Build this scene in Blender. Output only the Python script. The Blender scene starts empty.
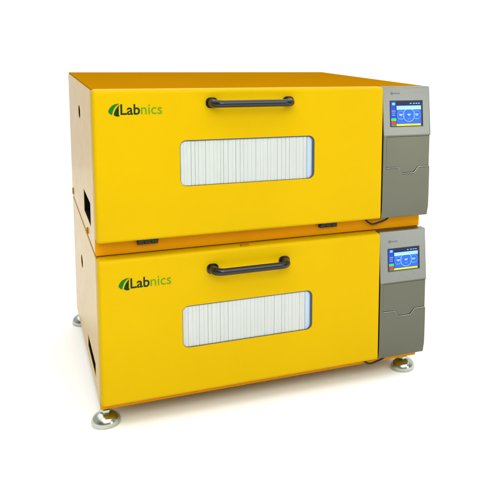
import bpy, bmesh, math, random
from mathutils import Vector, Matrix

random.seed(4)
S = bpy.context.scene
COL = S.collection

# ------------------------------------------------------------------ materials
def lin(r, g, b):
    f = lambda c: (c / 255 / 12.92) if c / 255 <= 0.04045 else ((c / 255 + 0.055) / 1.055) ** 2.4
    return (f(r), f(g), f(b), 1)

def new_mat(name):
    m = bpy.data.materials.new(name)
    m.use_nodes = True
    nt = m.node_tree
    return m, nt, nt.nodes['Principled BSDF']

def paint(name, col, rough, spec, peel=0.06, var=0.06, peel_scale=420, coat=0.0):
    """powder coat: faint tone drift, fine orange-peel bump, uneven gloss"""
    m, nt, b = new_mat(name)
    tc = nt.nodes.new('ShaderNodeTexCoord')
    n1 = nt.nodes.new('ShaderNodeTexNoise'); n1.inputs['Scale'].default_value = 3.1; n1.inputs['Detail'].default_value = 5
    nt.links.new(tc.outputs['Object'], n1.inputs['Vector'])
    mx = nt.nodes.new('ShaderNodeMix'); mx.data_type = 'RGBA'
    mx.inputs['A'].default_value = tuple(c * (1 - var) for c in col[:3]) + (1,)
    mx.inputs['B'].default_value = tuple(min(1, c * (1 + var)) for c in col[:3]) + (1,)
    nt.links.new(n1.outputs['Fac'], mx.inputs['Factor'])
    nt.links.new(mx.outputs['Result'], b.inputs['Base Color'])
    n2 = nt.nodes.new('ShaderNodeTexNoise'); n2.inputs['Scale'].default_value = peel_scale; n2.inputs['Detail'].default_value = 2
    nt.links.new(tc.outputs['Object'], n2.inputs['Vector'])
    bp = nt.nodes.new('ShaderNodeBump'); bp.inputs['Strength'].default_value = peel; bp.inputs['Distance'].default_value = 0.001
    nt.links.new(n2.outputs['Fac'], bp.inputs['Height'])
    nt.links.new(bp.outputs['Normal'], b.inputs['Normal'])
    n3 = nt.nodes.new('ShaderNodeTexNoise'); n3.inputs['Scale'].default_value = 14; n3.inputs['Detail'].default_value = 6
    nt.links.new(tc.outputs['Object'], n3.inputs['Vector'])
    mr = nt.nodes.new('ShaderNodeMapRange')
    mr.inputs['To Min'].default_value = rough - 0.04; mr.inputs['To Max'].default_value = rough + 0.06
    nt.links.new(n3.outputs['Fac'], mr.inputs['Value'])
    nt.links.new(mr.outputs['Result'], b.inputs['Roughness'])
    b.inputs['Specular IOR Level'].default_value = spec
    b.inputs['Coat Weight'].default_value = coat
    return m

def metal(name, col, rough, metallic=1.0, brushed=0.0, axis=(1, 60, 1)):
    m, nt, b = new_mat(name)
    b.inputs['Base Color'].default_value = (*col, 1)
    b.inputs['Metallic'].default_value = metallic
    tc = nt.nodes.new('ShaderNodeTexCoord')
    mp = nt.nodes.new('ShaderNodeMapping'); mp.inputs['Scale'].default_value = axis
    nt.links.new(tc.outputs['Object'], mp.inputs['Vector'])
    n = nt.nodes.new('ShaderNodeTexNoise'); n.inputs['Scale'].default_value = 22; n.inputs['Detail'].default_value = 6
    nt.links.new(mp.outputs['Vector'], n.inputs['Vector'])
    mr = nt.nodes.new('ShaderNodeMapRange')
    mr.inputs['To Min'].default_value = max(0.03, rough - 0.035); mr.inputs['To Max'].default_value = rough + 0.045
    nt.links.new(n.outputs['Fac'], mr.inputs['Value'])
    nt.links.new(mr.outputs['Result'], b.inputs['Roughness'])
    if brushed:
        bp = nt.nodes.new('ShaderNodeBump'); bp.inputs['Strength'].default_value = brushed; bp.inputs['Distance'].default_value = 0.0006
        nt.links.new(n.outputs['Fac'], bp.inputs['Height']); nt.links.new(bp.outputs['Normal'], b.inputs['Normal'])
    return m

def plain(name, col, rough=0.5, spec=0.4, emit=0.0):
    m, nt, b = new_mat(name)
    b.inputs['Base Color'].default_value = col
    b.inputs['Roughness'].default_value = rough
    b.inputs['Specular IOR Level'].default_value = spec
    if emit:
        b.inputs['Emission Color'].default_value = col
        b.inputs['Emission Strength'].default_value = emit
    return m

M = {}
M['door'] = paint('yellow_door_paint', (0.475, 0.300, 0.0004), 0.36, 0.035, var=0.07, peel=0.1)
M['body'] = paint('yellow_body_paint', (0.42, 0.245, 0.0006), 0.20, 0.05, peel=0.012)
M['orange'] = paint('orange_plinth_paint', (0.56, 0.225, 0.0004), 0.4, 0.03)
M['lid'] = paint('matte_orange_paint', (0.315, 0.136, 0.0006), 0.9, 0.0, peel=0.03)
M['panel'] = metal('silver_panel', (0.18, 0.19, 0.172), 0.28, 0.85, 0.001, (1, 1, 30))
M['cover'] = metal('dark_silver_cover', (0.108, 0.108, 0.082), 0.29, 0.85, 0.001, (1, 1, 30))
M['lip_highlight'] = metal('edge_highlight_metal', (0.36, 0.37, 0.34), 0.35, 0.7)
M['groove'] = plain('dark_gap', (0.02, 0.02, 0.018, 1), 0.7)
M['black'] = paint('black_handle_plastic', (0.004, 0.005, 0.009), 0.22, 0.4, peel=0.03, var=0.2)
M['rubber'] = plain('black_rubber', (0.012, 0.013, 0.015, 1), 0.55, 0.3)
M['gasket'] = plain('dark_blue_gasket', (0.022, 0.04, 0.085, 1), 0.4, 0.35)
M['plug'] = plain('grey_blue_plug', (0.10, 0.14, 0.17, 1), 0.5, 0.3)
M['dark'] = plain('dark_interior', (0.004, 0.004, 0.004, 1), 0.9, 0.05)
M['foot'] = metal('zinc_foot_metal', (0.46, 0.49, 0.42), 0.20, 1.0)
M['white_slat'] = paint('white_slat_plastic', (0.75, 0.755, 0.715), 0.5, 0.2, peel=0.02, var=0.04)
M['blue_trim'] = plain('pale_blue_window_trim', (0.60, 0.72, 0.86, 1), 0.35, 0.4)
M['logo_dark'] = plain('dark_green_ink', (0.002, 0.026, 0.006, 1), 0.5, 0.1)
M['logo_mid'] = plain('green_ink', (0.003, 0.125, 0.010, 1), 0.5, 0.1)
M['logo_light'] = plain('light_green_ink', (0.085, 0.215, 0.006, 1), 0.5, 0.1)
M['grey_ink'] = plain('grey_ink', (0.11, 0.115, 0.105, 1), 0.5, 0.1)
M['scr_frame'] = plain('screen_frame', (0.012, 0.016, 0.03, 1), 0.3, 0.3)
def scr(n, c, e=0.4): M[n] = plain('screen_' + n, lin(*c), 0.25, 0.2, e)
scr('navy', (10, 16, 60)); scr('blue', (26, 78, 205)); scr('deep', (18, 50, 150)); scr('sky', (120, 175, 225))
scr('pale', (150, 190, 240)); scr('green', (40, 220, 50)); scr('red', (225, 20, 80)); scr('leaf', (40, 125, 20)); scr('lime', (205, 215, 40)); scr('icon', (90, 190, 255))

# window pane: clear sheet, reflective by angle
m = bpy.data.materials.new('clear_pane'); m.use_nodes = True; nt = m.node_tree
nt.nodes.remove(nt.nodes['Principled BSDF']); out = nt.nodes['Material Output']
tr = nt.nodes.new('ShaderNodeBsdfTransparent'); tr.inputs['Color'].default_value = (0.97, 0.98, 0.99, 1)
gl = nt.nodes.new('ShaderNodeBsdfGlossy'); gl.inputs['Roughness'].default_value = 0.05
fr = nt.nodes.new('ShaderNodeFresnel'); fr.inputs['IOR'].default_value = 1.45
mx = nt.nodes.new('ShaderNodeMixShader')
nt.links.new(fr.outputs[0], mx.inputs[0]); nt.links.new(tr.outputs[0], mx.inputs[1]); nt.links.new(gl.outputs[0], mx.inputs[2])
nt.links.new(mx.outputs[0], out.inputs['Surface'])
M['pane'] = m

# ------------------------------------------------------------------ mesh helpers
def bm_to_obj(name, bm, mats, parent=None, off=(0, 0, 0), smooth=35, wn=False):
    me = bpy.data.meshes.new(name)
    bmesh.ops.recalc_face_normals(bm, faces=bm.faces)
    bm.to_mesh(me); bm.free()
    o = bpy.data.objects.new(name, me); COL.objects.link(o)
    for mm in (mats if isinstance(mats, (list, tuple)) else [mats]):
        me.materials.append(mm)
    finish(o, parent, off, smooth, wn)
    return o

def finish(o, parent=None, off=(0, 0, 0), smooth=35, wn=False):
    me = o.data
    if any(off):
        me.transform(Matrix.Translation(-Vector(off)))
    if smooth:
        me.polygons.foreach_set('use_smooth', [True] * len(me.polygons))
        me.set_sharp_from_angle(angle=math.radians(smooth))
    if wn:
        w = o.modifiers.new('normals', 'WEIGHTED_NORMAL'); w.keep_sharp = True
    o.parent = parent

def box(bm, x0, x1, y0, y1, z0, z1, mi=0):
    vs = [bm.verts.new((x, y, z)) for z in (z0, z1) for y in (y0, y1) for x in (x0, x1)]
    fs = []
    for q in ((0, 1, 3, 2), (4, 6, 7, 5), (0, 4, 5, 1), (2, 3, 7, 6), (0, 2, 6, 4), (1, 5, 7, 3)):
        f = bm.faces.new([vs[i] for i in q]); f.material_index = mi; fs.append(f)
    return vs, fs

def bevel(bm, edges, w, seg=3):
    bmesh.ops.bevel(bm, geom=list(edges), offset=w, segments=seg, profile=0.5, affect='EDGES')

def bevelled_box(x0, x1, y0, y1, z0, z1, w, seg=3):
    bm = bmesh.new(); box(bm, x0, x1, y0, y1, z0, z1); bevel(bm, bm.edges, w, seg); return bm

def prism_y(bm, pts, y0, y1, mi=0):
    """polygon in x,z pushed from y0 to y1"""
    a = [bm.verts.new((x, y0, z)) for x, z in pts]; b = [bm.verts.new((x, y1, z)) for x, z in pts]
    fs = [bm.faces.new(a), bm.faces.new(b[::-1])]
    n = len(pts)
    for i in range(n):
        fs.append(bm.faces.new((a[i], b[i], b[(i + 1) % n], a[(i + 1) % n])))
    for f in fs: f.material_index = mi
    return a, b

def prism_x(bm, pts, x0, x1):
    a = [bm.verts.new((x0, y, z)) for y, z in pts]; b = [bm.verts.new((x1, y, z)) for y, z in pts]
    bm.faces.new(a); bm.faces.new(b[::-1]); n = len(pts)
    for i in range(n):
        bm.faces.new((a[i], b[i], b[(i + 1) % n], a[(i + 1) % n]))

def rrect(x0, x1, z0, z1, r, n=6):
    pts = []
    for cx, cz, a0 in ((x1 - r, z1 - r, 0), (x0 + r, z1 - r, 90), (x0 + r, z0 + r, 180), (x1 - r, z0 + r, 270)):
        for i in range(n + 1):
            a = math.radians(a0 + 90 * i / n)
            pts.append((cx + r * math.cos(a), cz + r * math.sin(a)))
    return pts

def tmp(bm):
    me = bpy.data.meshes.new('cutter'); bmesh.ops.recalc_face_normals(bm, faces=bm.faces)
    bm.to_mesh(me); bm.free()
    o = bpy.data.objects.new('cutter', me); COL.objects.link(o); return o

def cut(o, bms, op='DIFFERENCE'):
    """bake boolean differences into the mesh of o"""
    cs = [tmp(b) for b in bms]
    for c in cs:
        md = o.modifiers.new('cut', 'BOOLEAN'); md.operation = op; md.solver = 'EXACT'; md.object = c
    dg = bpy.context.evaluated_depsgraph_get()
    me = bpy.data.meshes.new_from_object(o.evaluated_get(dg))
    o.modifiers.clear(); old = o.data; o.data = me; bpy.data.meshes.remove(old)
    for c in cs:
        d = c.data; bpy.data.objects.remove(c); bpy.data.meshes.remove(d)
    return o

def raw(name, bm, mat):
    me = bpy.data.meshes.new(name); bmesh.ops.recalc_face_normals(bm, faces=bm.faces)
    bm.to_mesh(me); bm.free(); me.materials.append(mat)
    o = bpy.data.objects.new(name, me); COL.objects.link(o); return o

def tube(bm, pts, rad, seg=14, cap=True, mi=0):
    pts = [Vector(p) for p in pts]; n = len(pts)
    rads = rad if isinstance(rad, (list, tuple)) else [rad] * n
    up = Vector((0, 0, 1)); rings = []
    for i, p in enumerate(pts):
        t = (pts[min(i + 1, n - 1)] - pts[max(i - 1, 0)]).normalized()
        u = t.cross(up)
        if u.length < 1e-4: u = t.cross(Vector((1, 0, 0)))
        u.normalize(); v = u.cross(t)
        rings.append([bm.verts.new(p + (u * math.cos(2 * math.pi * k / seg) + v * math.sin(2 * math.pi * k / seg)) * rads[i]) for k in range(seg)])
    for a, b in zip(rings, rings[1:]):
        for k in range(seg):
            bm.faces.new((a[k], a[(k + 1) % seg], b[(k + 1) % seg], b[k])).material_index = mi
    if cap:
        bm.faces.new(rings[0]).material_index = mi; bm.faces.new(rings[-1][::-1]).material_index = mi

def lathe(bm, prof, c=(0, 0, 0), seg=40, axis='z'):
    rings = []
    for r, h in prof:
        ring = []
        for k in range(seg):
            a = 2 * math.pi * k / seg
            p = (r * math.cos(a), r * math.sin(a), h)
            if axis == 'x': p = (h, r * math.cos(a), r * math.sin(a))
            ring.append(bm.verts.new((c[0] + p[0], c[1] + p[1], c[2] + p[2])))
        rings.append(ring)
    for a, b in zip(rings, rings[1:]):
        for k in range(seg):
            bm.faces.new((a[k], a[(k + 1) % seg], b[(k + 1) % seg], b[k]))
    bm.faces.new(rings[0]); bm.faces.new(rings[-1])

def catmull(P, n=8):
    P = [Vector(p) for p in P]; out = []
    Q = [P[0] * 2 - P[1]] + P + [P[-1] * 2 - P[-2]]
    for i in range(1, len(Q) - 2):
        for k in range(n):
            t = k / n
            out.append(0.5 * ((2 * Q[i]) + (Q[i + 1] - Q[i - 1]) * t + (2 * Q[i - 1] - 5 * Q[i] + 4 * Q[i + 1] - Q[i + 2]) * t * t + (3 * Q[i] - Q[i - 1] - 3 * Q[i + 1] + Q[i + 2]) * t ** 3))
    out.append(P[-1]); return out

def quad(bm, x0, x1, z0, z1, y, mi):
    f = bm.faces.new([bm.verts.new(p) for p in ((x0, y, z0), (x1, y, z0), (x1, y, z1), (x0, y, z1))]); f.material_index = mi

def text_mesh(body, size, bold=0.0, extrude=0.0):
    cu = bpy.data.curves.new('txt', 'FONT'); cu.body = body; cu.size = size; cu.offset = bold; cu.extrude = extrude
    cu.resolution_u = 6
    o = bpy.data.objects.new('txt', cu); COL.objects.link(o)
    dg = bpy.context.evaluated_depsgraph_get()
    me = bpy.data.meshes.new_from_object(o.evaluated_get(dg))
    bpy.data.objects.remove(o); bpy.data.curves.remove(cu)
    return me

def add_text(bm, body, x, z, y, width, height, bold, mi):
    """flat lettering on a plane of constant y, left-bottom at x,z; fitted to width; height = cap height"""
    me = text_mesh(body, 1.0, bold, 0)
    xs = [v.co.x for v in me.vertices]; ys = [v.co.y for v in me.vertices]
    sx = width / (max(xs) - min(xs)); cap = max(ys); sz = height / cap; x0 = min(xs)
    vm = [bm.verts.new((x + (v.co.x - x0) * sx, y, z + v.co.y * sz)) for v in me.vertices]
    for p in me.polygons:
        try:
            f = bm.faces.new([vm[i] for i in p.vertices]); f.material_index = mi
        except ValueError: pass
    bpy.data.meshes.remove(me)

def emblem(bm, x, z, w, h, y, mi_a, mi_b):
    """two curved leaves leaning right, split by a pale sweep"""
    L = catmull([(0.0, .36, 0), (.10, .60, 0), (.34, .83, 0), (.66, .96, 0), (.99, 1.0, 0)], 6)
    Lb = catmull([(.99, 1.0, 0), (.70, .80, 0), (.50, .56, 0), (.38, .28, 0), (.33, .10, 0)], 6)
    Lc = catmull([(.33, .10, 0), (.14, .20, 0), (0, .36, 0)], 4)
    A = L + Lb[1:] + Lc[1:-1]
    R1 = catmull([(1.0, .93, 0), (.80, .72, 0), (.60, .46, 0), (.47, .12, 0)], 6)
    R2 = catmull([(.47, .12, 0), (.62, .02, 0), (.82, -.02, 0), (1.0, .02, 0)], 4)
    R3 = catmull([(1.0, .02, 0), (.86, .28, 0), (.87, .56, 0), (1.0, .93, 0)], 6)
    B = R1 + R2[1:] + R3[1:-1]
    for pts, mi in ((A, mi_a), (B, mi_b)):
        f = bm.faces.new([bm.verts.new((x + p[0] * w, y, z + p[1] * h)) for p in pts]); f.material_index = mi
    bmesh.ops.triangulate(bm, faces=[f for f in bm.faces if len(f.verts) > 8])

# ------------------------------------------------------------------ one incubator
T = 0.045        # door and panel stand this far proud of the cabinet
DEPTH = 0.935
XP = 0.8352      # door | control panel
XQ = 0.9925      # right side of the cabinet

def incubator(label, zb, zt, d0, d1, win, handle_z, hx, port, opening, logo, seam, notch, screen, feet_z=None, hinges=False):
    root = bpy.data.objects.new('shaker_incubator', None); COL.objects.link(root)
    root.location = (0.5, 0.46, zb); off = tuple(root.location)
    root.empty_display_size = 0.2
    root['label'] = label; root['category'] = 'incubator'; root['group'] = 'stacked shaker incubators'
    P = dict(off=off)
    wx0, wx1, wz0, wz1 = win
    # ---- cabinet
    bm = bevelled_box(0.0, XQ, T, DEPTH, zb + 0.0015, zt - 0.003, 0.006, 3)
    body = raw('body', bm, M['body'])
    cav = bmesh.new(); box(cav, wx0 - 0.03, wx1 + 0.03, T - 0.02, T + 0.10, wz0 - 0.03, wz1 + 0.03)
    py, pz, pr = port
    hole = bmesh.new(); lathe(hole, [(pr, -0.02), (pr, 0.05)], (0, py, pz), 32, 'x')
    for v in hole.verts: v.co.y = py + (v.co.y - py) * 1.75
    oy0, oy1, oz0, oz1 = opening
    op = bmesh.new(); prism_x(op, [(oy0, oz0), (oy1, oz0), (oy1, oz1), (oy0, oz1)], -0.02, 0.06)
    cut(body, [cav, hole, op]); finish(body, root, off, 35, True)
    # lining of the cable opening: dark open box just inside the cut
    bm = bmesh.new(); e = 0.0008
    x0, x1 = 0.0012, 0.0592
    vs, fs = box(bm, x0, x1, oy0 + e, oy1 - e, oz0 + e, oz1 - e)
    bm.faces.remove(fs[4])
    bm_to_obj('cable_opening', bm, M['dark'], body, off, 0)
    # dark cup inside the round port, with the end of a cable plug in it
    bm = bmesh.new(); n = 32; rr = pr * 0.975
    rg = [[bm.verts.new((x, py + 1.75 * rr * math.cos(2 * math.pi * k / n), pz + rr * math.sin(2 * math.pi * k / n))) for k in range(n)] for x in (0.0012, 0.048)]
    for k in range(n): bm.faces.new((rg[0][k], rg[1][k], rg[1][(k + 1) % n], rg[0][(k + 1) % n]))
    bm.faces.new(rg[1])
    bm_to_obj('port_cup', bm, M['dark'], body, off, 0)
    bm = bmesh.new()
    lathe(bm, [(pr * 0.42, 0.004), (pr * 0.46, 0.006), (pr * 0.46, 0.046)], (0, py + 0.016, pz - 0.004), 20, 'x')
    bm_to_obj('cable_plug', bm, M['plug'], body, off)
    # ---- orange plinth strip along the foot of the cabinet front
    bm = bevelled_box(0.0012, XQ - 0.0012, T - 0.0018, T + 0.004, zb + 0.0024, d0 + 0.012, 0.0012, 2)
    bm_to_obj('plinth', bm, M['orange'], root, off, 35, True)
    # ---- lid sheet (matte)
    bm = bevelled_box(0.0015, XQ - 0.0015, T - 0.002 if hinges else T + 0.001, DEPTH - 0.001, zt - 0.0045, zt, 0.0015, 2)
    bm_to_obj('lid', bm, M['lid'], root, off, 35, True)
    # ---- door
    bm = bmesh.new(); box(bm, 0.0, XP - 0.0012, 0.0, T - 0.002, d0, d1)
    ed = [e_ for e_ in bm.edges if not all(v.co.y > T - 0.004 for v in e_.verts)]
    bevel(bm, ed, 0.0105, 5)
    xr = XP - 0.0012
    for v in bm.verts:
        if v.co.x > xr - 0.012: v.co.x = xr - (xr - v.co.x) * 0.3
    door = raw('door', bm, M['door'])
    wc = bmesh.new(); prism_y(wc, rrect(wx0, wx1, wz0, wz1, 0.018), -0.02, T + 0.02)
    cut(door, [wc]); finish(door, root, off, 35, True)
    # rubber gasket round the window cut-out: hairline at the left and foot, wide at the right
    bm = bmesh.new()
    ou = rrect(wx0 + 0.0002, wx1 - 0.0002, wz0 + 0.0002, wz1 - 0.0002, 0.0178); inn = rrect(wx0 + 0.0016, wx1 - 0.0062, wz0 + 0.0009, wz1 - 0.0026, 0.0150)
    y0, y1 = 0.0016, 0.012
    rings = [[bm.verts.new((x, y, z)) for x, z in pts] for pts, y in ((ou, y0), (inn, y0), (inn, y1), (ou, y1))]
    n = len(ou)
    for a, b in zip(rings, rings[1:] + rings[:1]):
        for k in range(n): bm.faces.new((a[k], a[(k + 1) % n], b[(k + 1) % n], b[k]))
    bm_to_obj('window_gasket', bm, M['gasket'], door, off, 40)
    bm = bmesh.new(); prism_y(bm, rrect(wx0 + .0019, wx1 - .0065, wz0 + .0012, wz1 - .0029, 0.0148), 0.0034, 0.0048)
    bm_to_obj('window_pane', bm, M['pane'], door, off, 0)
    # ---- ribbed white liner right behind the pane
    end = wx1 - 0.0215; x = wx0 - 0.002; prof = []
    while x < end - 0.003:
        w = min(random.uniform(0.0085, 0.0130), end - x)
        y0 = 0.0060 + random.uniform(0, 0.0006); g = random.uniform(0.0009, 0.0032); c = 0.0011
        prof += [(x, y0 + g), (x + c, y0), (x + w - c, y0 + 0.0003)]
        x += w
    prof += [(end, 0.0085), (end, 0.016), (wx0 - 0.002, 0.016)]
    bm = bmesh.new()
    a = [bm.verts.new((px, py_, wz0 - 0.01)) for px, py_ in prof]; b = [bm.verts.new((px, py_, wz1 + 0.01)) for px, py_ in prof]
    bm.faces.new(a); bm.faces.new(b[::-1])
    for k in range(len(prof)): bm.faces.new((a[k], b[k], b[(k + 1) % len(prof)], a[(k + 1) % len(prof)]))
    sl = raw('slatted_liner', bm, M['white_slat'])
    cb = bmesh.new(); prism_y(cb, rrect(wx0 + .0004, wx1 - .0004, wz0 + .0004, wz1 - .0004, 0.0176), -0.01, 0.03)
    cut(sl, [cb], 'INTERSECT'); finish(sl, door, off, 0)
    bm = bmesh.new()
    prism_y(bm, rrect(wx0 + .0005, wx1 - .0005, wz0 + .0005, wz1 - .0005, 0.0175), 0.0165, 0.022)
    bm_to_obj('liner_backing', bm, M['white_slat'], door, off, 0)
    bm = bevelled_box(end + 0.0008, wx1 - 0.0057, 0.0066, 0.0150, wz0 + 0.0012, wz1 - 0.0015, 0.0008, 2)
    bm_to_obj('liner_rail', bm, M['blue_trim'], door, off, 40)
    # ---- bow handle
    xl, xr = hx; hz = handle_z; yo = -0.044
    path = catmull([(xl, 0.0, hz), (xl, -0.016, hz), (xl + 0.004, -0.033, hz), (xl + 0.018, yo, hz), (xl + 0.04, yo - .001, hz),
                    (0.5 * (xl + xr), yo - 0.001, hz), (xr - 0.04, yo - .001, hz), (xr - 0.018, yo, hz), (xr - 0.004, -0.033, hz), (xr, -0.016, hz), (xr, 0.0, hz)], 8)
    L = len(path); rads = []
    for i in range(L):
        q = min(i, L - 1 - i) / 40.0
        rads.append(0.0101 + 0.0030 * max(0.0, 1 - q * 1.6))
    bm = bmesh.new(); tube(bm, path, rads, 18)
    for cx in (xl, xr):
        b2 = bmesh.new(); prism_y(b2, rrect(cx - 0.0165, cx + 0.0165, hz - 0.0145, hz + 0.0145, 0.012), -0.0045, -0.0002)
        me = bpy.data.meshes.new('t'); b2.to_mesh(me); b2.free(); bm.from_mesh(me); bpy.data.meshes.remove(me)
    bm_to_obj('handle', bm, M['black'], door, off, 40)
    # ---- printed logo
    lx, lz, sc = logo
    bm = bmesh.new()
    emblem(bm, lx, lz - 0.004, 0.0285 * sc, 0.0335 * sc, -0.0005, 0, 1)
    add_text(bm, 'Lab', lx + 0.0305 * sc, lz, -0.0005, 0.0495 * sc, 0.0275 * sc, 0.016, 1)
    add_text(bm, 'nics', lx + 0.0825 * sc, lz, -0.0005, 0.0545 * sc, 0.0255 * sc, 0.004, 2)
    o = bm_to_obj('printed_logo', bm, [M['logo_mid'], M['logo_dark'], M['logo_light']], door, off, 0)
    # ---- control panel: leaning top, upright middle, tucked-in chin
    tilt_y = 0.016
    bm = bmesh.new()
    prism_x(bm, [(T - 0.002, d0), (0.006, d0), (0.0012, d0 + 0.03), (0.0, d0 + 0.06), (0.0, seam + 0.004), (tilt_y, d1), (T - 0.002, d1)], XP + 0.0012, 1.0)
    ed = [q for q in bm.edges if all(abs(v.co.y - (T - 0.002)) > 1e-5 for v in q.verts) or abs(q.verts[0].co.z - q.verts[1].co.z) < 1e-5 and abs(q.verts[0].co.x - q.verts[1].co.x) < 1e-5]
    ed = [q for q in ed if not (abs(q.verts[0].co.x - q.verts[1].co.x) > 0.1 and d0 + 0.01 < q.verts[0].co.z < d1 - 0.01)]
    bevel(bm, ed, 0.0022, 3)
    pan = raw('control_panel', bm, M['panel'])
    cx0, cx1 = XP + 0.012, 0.9985
    nzt, nzb = notch
    outline = [(cx0, seam), (cx0, nzt), (0.888, nzt), (0.904, nzb), (0.944, nzb), (0.961, nzt), (cx1 + 0.01, nzt), (cx1 + 0.01, seam)]
    pc = bmesh.new()
    low = lambda z, o: z if z > seam - 0.01 else z - o
    rg = [[pc.verts.new((x, y, low(z, o))) for x, z in outline] for y, o in ((-0.008, 0.0118), (0.0038, 0.0), (0.0060, 0.0))]
    pc.faces.new(rg[0]); pc.faces.new(rg[2][::-1])
    for a, b in zip(rg, rg[1:]):
        for k in range(8): pc.faces.new((a[k], b[k], b[(k + 1) % 8], a[(k + 1) % 8]))
    slope = tilt_y / (d1 - seam - 0.004)
    sx0, sx1, sz0, sz1 = screen
    ys = lambda z: max(0.0, (z - seam - 0.004) * slope)
    sc_c = bmesh.new(); a, b = prism_y(sc_c, rrect(sx0 - .0012, sx1 + .0012, sz0 - .0012, sz1 + .0012, .002, 3), -0.02, 0.0)
    for v in b: v.co.y = ys(v.co.z) + 0.0035
    cut(pan, [pc, sc_c])
    pan.data.materials.clear(); pan.data.materials.append(M['panel']); pan.data.materials.append(M['cover'])
    for p in pan.data.polygons: p.material_index = 1 if p.center.z < seam - 0.001 else 0
    finish(pan, root, off, 35, True)
    gp = 0.0012
    bm = bmesh.new()
    a, b = prism_y(bm, [(cx0 + gp, seam - gp * 1.4), (cx0 + gp, nzt + gp), (0.888 + gp * .6, nzt + gp), (0.904 + gp * .6, nzb + gp), (0.944 - gp * .6, nzb + gp), (0.961 - gp * .6, nzt + gp), (0.9993, nzt + gp), (0.9993, seam - gp * 1.4)], 0.0026, 0.0057)
    bevel(bm, [q for q in bm.edges if all(v.co.y < .003 for v in q.verts)], 0.0008, 2)
    bm_to_obj('access_cover', bm, M['cover'], pan, off, 35, True)
    # highlight painted as an added bright bead, on the lip below the cover
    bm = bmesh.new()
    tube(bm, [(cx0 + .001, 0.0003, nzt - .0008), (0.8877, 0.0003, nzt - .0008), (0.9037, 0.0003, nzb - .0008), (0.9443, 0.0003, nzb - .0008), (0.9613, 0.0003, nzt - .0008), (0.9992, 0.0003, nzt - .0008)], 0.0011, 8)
    bm_to_obj('cover_highlight_bead', bm, M['lip_highlight'], pan, off, 40)
    # touch screen: a picture built of thin layers, laid on the leaning face
    bm = bmesh.new(); mats = [M[k] for k in ('scr_frame', 'navy', 'blue', 'deep', 'sky', 'pale', 'green', 'red', 'leaf', 'lime', 'icon')]
    W, H = sx1 - sx0, sz1 - sz0
    def q(u0, u1, v0, v1, layer, mi): quad(bm, sx0 + u0 * W, sx0 + u1 * W, sz0 + v0 * H, sz0 + v1 * H, 0.0028 - layer * 0.00025, mi)
    q(0, 1, 0, 1, 0, 0)
    q(.02, .98, .03, .97, 1, 1)
    q(.03, .19, .30, .96, 2, 3)
    q(.21, .965, .12, .80, 2, 2)
    q(.21, .965, .69, .80, 3, 4)
    q(.21, .965, .655, .69, 3, 5)
    q(.04, .19, .225, .325, 3, 6); q(.04, .19, .105, .205, 3, 7); q(.04, .19, .035, .09, 3, 8)
    q(.20, .95, .035, .105, 3, 9)
    q(.08, .16, .83, .92, 3, 10); q(.06, .18, .60, .615, 3, 5); q(.06, .17, .52, .535, 3, 4); q(.06, .17, .44, .455, 3, 4)
    for u in (.62, .72, .80, .88): q(u, u + .05, .87, .90, 3, 4)
    for cu, wd in ((.335, .11), (.585, .10), (.83, .10)):
        q(cu - wd / 2, cu + wd / 2, .455, .485, 4, 5); q(cu - wd / 3, cu + wd / 3, .415, .432, 4, 5)
        q(cu - wd / 2.4, cu - wd / 8, .30, .315, 4, 4); q(cu + wd / 8, cu + wd / 2.4, .30, .315, 4, 4)
    q(.545, .625, .73, .77, 4, 5)
    def ring(cu, cv, ra, wd, mi, a0=0, a1=360, n=40):
        for k in range(n):
            t0, t1 = (math.radians(a0 + (a1 - a0) * kk / n) for kk in (k, k + 1))
            pts = [(ra * math.cos(t0), ra * math.sin(t0)), (ra * math.cos(t1), ra * math.sin(t1)), ((ra + wd) * math.cos(t1), (ra + wd) * math.sin(t1)), ((ra + wd) * math.cos(t0), (ra + wd) * math.sin(t0))]
            f = bm.faces.new([bm.verts.new((sx0 + cu * W + px, 0.0028 - 0.001, sz0 + cv * H + pz_)) for px, pz_ in pts]); f.material_index = mi
    ring(.585, .44, 0.0195, 0.0010, 5); ring(.335, .44, 0.0125, 0.0005, 4); ring(.83, .44, 0.0125, 0.0005, 4)
    for v in bm.verts: v.co.y += ys(v.co.z)
    bm_to_obj('touch_screen', bm, mats, pan, off, 0)
    # small worn print above the screen
    bm = bmesh.new(); zz = screen[3] + 0.020
    emblem(bm, sx0 + 0.002, zz - 0.002, 0.0085, 0.010, 0, 0, 0)
    for k in range(4): quad(bm, sx0 + 0.013 + k * 0.0058, sx0 + 0.0165 + k * 0.0058, zz, zz + 0.0048, 0, 0)
    for v in bm.verts: v.co.y = ys(v.co.z) - 0.0004
    bm_to_obj('printed_emblem', bm, [M['grey_ink']], pan, off, 0)
    # ---- cable looping under the panel edge
    zc = d0 - 0.010
    pts = catmull([(0.786, 0.036, d0 + 0.012), (0.796, 0.030, zc + 0.003), (0.815, 0.027, zc - 0.010), (0.842, 0.026, zc - 0.006), (0.866, 0.026, zc + 0.002), (0.885, 0.034, d0 + 0.006)], 8)
    bm = bmesh.new(); tube(bm, pts, 0.0032, 10); bm_to_obj('cable', bm, M['rubber'], root, off)
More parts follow.
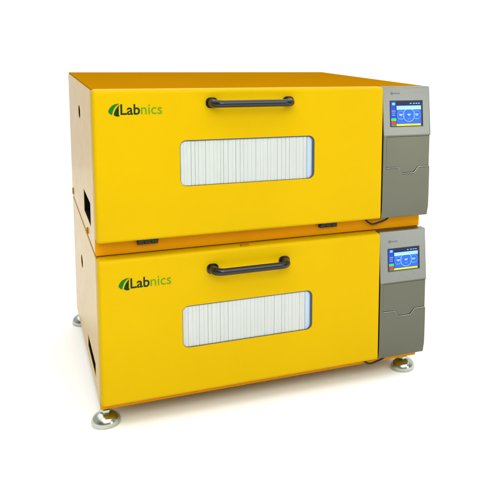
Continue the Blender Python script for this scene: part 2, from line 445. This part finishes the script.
    # ---- hinges at the foot of the upper door
    if hinges:
        for h0 in (0.107, 0.641):
            bm = bmesh.new(); zc = d0 - 0.011; w = 0.019
            for k in range(3):
                c = h0 + k * w
                b2 = bmesh.new(); lathe(b2, [(0.0055, c), (0.0072, c + .0012), (0.0072, c + w - .002), (0.0055, c + w - .0008)], (0, 0.030, zc), 18, 'x')
                me = bpy.data.meshes.new('t'); b2.to_mesh(me); b2.free(); bm.from_mesh(me); bpy.data.meshes.remove(me)
            box(bm, h0 + .001, h0 + 3 * w - .002, 0.036, T - 0.0022, zc - 0.0075, zc + 0.0075)
            box(bm, h0 + .003, h0 + 3 * w - .004, 0.020, 0.034, zc + 0.003, d0 + 0.0045)
            bm_to_obj('hinge', bm, M['rubber'], root, off, 40)
        for yy, h in ((0.885, 0.022), (0.272, 0.016)):
            bm = bevelled_box(-0.003, 0.004, yy - 0.012, yy + 0.012, zb + 0.012, zb + 0.012 + h, 0.0012, 2)
            bm_to_obj('joint_clip', bm, M['lid'], body, off)
    else:
        bm = bevelled_box(0.393, 0.418, 0.010, 0.026, d1 - 0.002, d1 + 0.0035, 0.0016, 2)
        bm_to_obj('catch_tab', bm, M['lid'], door, off)
    # ---- levelling feet
    if feet_z is not None:
        for fx, fy in ((0.016, 0.072), (0.962, 0.076), (0.020, 0.905), (0.962, 0.905)):
            bm = bmesh.new(); fz = feet_z
            lathe(bm, [(0.034, 0), (0.0385, 0.0012), (0.0398, 0.005), (0.0398, 0.011), (0.0380, 0.018), (0.0340, 0.0245), (0.0275, 0.0305), (0.0200, 0.0347), (0.0120, 0.0365)], (fx, fy, fz), 48)
            foot = bm_to_obj('levelling_foot', bm, M['foot'], root, off, 50)
            bm = bmesh.new(); lathe(bm, [(0.014, 0.0367), (0.0165, 0.0380), (0.0165, 0.0450), (0.0145, 0.0462)], (fx, fy, fz), 6)
            bm_to_obj('lock_nut', bm, M['foot'], foot, off, 25)
            bm = bmesh.new(); prof = []
            for k in range(9): prof += [(0.0075, 0.0464 + k * .0009), (0.0066, 0.0464 + k * .0009 + .0004)]
            lathe(bm, [p for p in prof if fz + p[1] < zb], (fx, fy, fz), 20)
            bm_to_obj('threaded_stem', bm, M['foot'], foot, off, 25)
    return root

FLOOR = -0.080
incubator('yellow shaker incubator on the bottom, standing on round metal feet and carrying the other one',
          -0.0273, 0.4149, 0.0, 0.4140, (0.221, 0.609, 0.137, 0.2605), 0.3615, (0.307, 0.519),
          (0.566, 0.259, 0.021), (0.160, 0.412, 0.022, 0.064), (0.052, 0.331, 1.02), 0.2475, (0.155, 0.136), (0.8645, 0.9765, 0.286, 0.358), feet_z=FLOOR)
incubator('yellow shaker incubator on top of the other, two black hinges under its door',
          0.4149, 0.8710, 0.4605, 0.8703, (0.2215, 0.612, 0.603, 0.731), 0.8325, (0.3095, 0.530),
          (0.455, 0.772, 0.021), (0.158, 0.386, 0.472, 0.541), (0.039, 0.805, 1.0), 0.718, (0.6205, 0.6015), (0.861, 0.974, 0.747, 0.8275), hinges=True)

# ------------------------------------------------------------------ setting: white studio table top
bm = bmesh.new()
vs = [bm.verts.new(p) for p in ((-3.5, -3.5, FLOOR), (5, -3.5, FLOOR), (5, 4.5, FLOOR), (-3.5, 4.5, FLOOR))]; bm.faces.new(vs)
fl = bm_to_obj('floor', bm, paint('white_floor', (0.93, 0.93, 0.93), 0.8, 0.05, peel=0.0, var=0.01), None, (0, 0, 0), 0)
fl['kind'] = 'structure'

# ------------------------------------------------------------------ light: white studio, unseen softboxes; some added for floor and panel
W = bpy.data.worlds.new('World'); S.world = W; W.use_nodes = True
nt = W.node_tree; bg = nt.nodes['Background']
tc = nt.nodes.new('ShaderNodeTexCoord'); sp = nt.nodes.new('ShaderNodeSeparateXYZ')
nt.links.new(tc.outputs['Generated'], sp.inputs[0])
cr = nt.nodes.new('ShaderNodeMapRange'); cr.inputs['From Min'].default_value = -0.55; cr.inputs['From Max'].default_value = 0.10
cr.inputs['To Min'].default_value = 0.30; cr.inputs['To Max'].default_value = 1.06  # world darkened behind the camera, shaped for the metal reflections
nt.links.new(sp.outputs['Y'], cr.inputs['Value'])
bg.inputs['Color'].default_value = (1, 1, 1, 1)
cx = nt.nodes.new('ShaderNodeMapRange'); cx.inputs['From Min'].default_value = -0.5; cx.inputs['From Max'].default_value = -0.12
cx.inputs['To Min'].default_value = 0.62; cx.inputs['To Max'].default_value = 1.0  # world dimmed to the left, shaped to tone down the cabinet side's reflection
nt.links.new(sp.outputs['X'], cx.inputs['Value'])
mu = nt.nodes.new('ShaderNodeMath'); mu.operation = 'MULTIPLY'
nt.links.new(cr.outputs['Result'], mu.inputs[0]); nt.links.new(cx.outputs['Result'], mu.inputs[1])
nt.links.new(mu.outputs[0], bg.inputs['Strength'])

def softbox(name, loc, target, w, h, radiance, col=(1, 1, 1)):
    l = bpy.data.lights.new(name, 'AREA'); l.shape = 'RECTANGLE'; l.size = w; l.size_y = h
    l.energy = radiance * math.pi * w * h; l.color = col
    o = bpy.data.objects.new(name, l); COL.objects.link(o); o.location = loc
    o.rotation_euler = (Vector(target) - Vector(loc)).to_track_quat('-Z', 'Y').to_euler()
    return o
softbox('overhead_floor_fill', (0.5, 1.0, 5.0), (0.5, 1.0, 0), 10, 10, 1.2)  # unseen lamp added to whiten the floor
softbox('front_floor_fill', (0.3, -2.6, 3.2), (0.5, -0.9, 0), 4.5, 2.4, 2.6, (0.98, 1.0, 0.98))  # unseen lamp added to brighten the floor in front of the machine
softbox('front_softbox', (0.3, -3.5, 2.5), (0.5, 0, 0.3), 3.4, 1.4, 4.5, (1.0, 0.87, 0.79))
softbox('left_softbox', (-0.5, -2.3, 1.9), (0.1, 0, 0.75), 0.9, 0.9, 7.5, (0.70, 1.0, 0.84))
softbox('panel_reflection_fill', (2.55, -3.1, 0.86), (0.9, 0, 0.6), 0.9, 1.65, 3.7, (1.0, 1.0, 0.98))  # unseen lamp added so the leaning panel tops reflect it

# ------------------------------------------------------------------ camera (solved from the photograph)
R = [0.9040026317517303, -0.4270659469352711, 0.01984738658402259, -0.04200300011036795, -0.13491841679314856, -0.9899660442619989, 0.4254585641019144, 0.8940982595768171, -0.13990465486904138]
cam = bpy.data.cameras.new('camera'); co = bpy.data.objects.new('camera', cam); COL.objects.link(co)
r, d, f = Vector(R[0:3]), Vector(R[3:6]), Vector(R[6:9])
mw = Matrix((( r.x, -d.x, -f.x, -0.1759860234907129), (r.y, -d.y, -f.y, -2.1026243754428653), (r.z, -d.z, -f.z, 1.0176815597661275), (0, 0, 0, 1)))
co.matrix_world = mw
cam.sensor_width = 36; cam.sensor_fit = 'HORIZONTAL'; cam.lens = 767.7570017098517 * 36 / 500
cam.shift_x = (250 - 379.78318213) / 500; cam.shift_y = (146.57811478 - 250) / 500
cam.clip_start = 0.05; cam.clip_end = 200
S.camera = co
S.render.resolution_x = S.render.resolution_y = 1024
S.view_settings.view_transform = 'Standard'; S.view_settings.look = 'None'
S.view_settings.exposure = 0; S.view_settings.gamma = 1
S.cycles.max_bounces = 10; S.cycles.transparent_max_bounces = 12
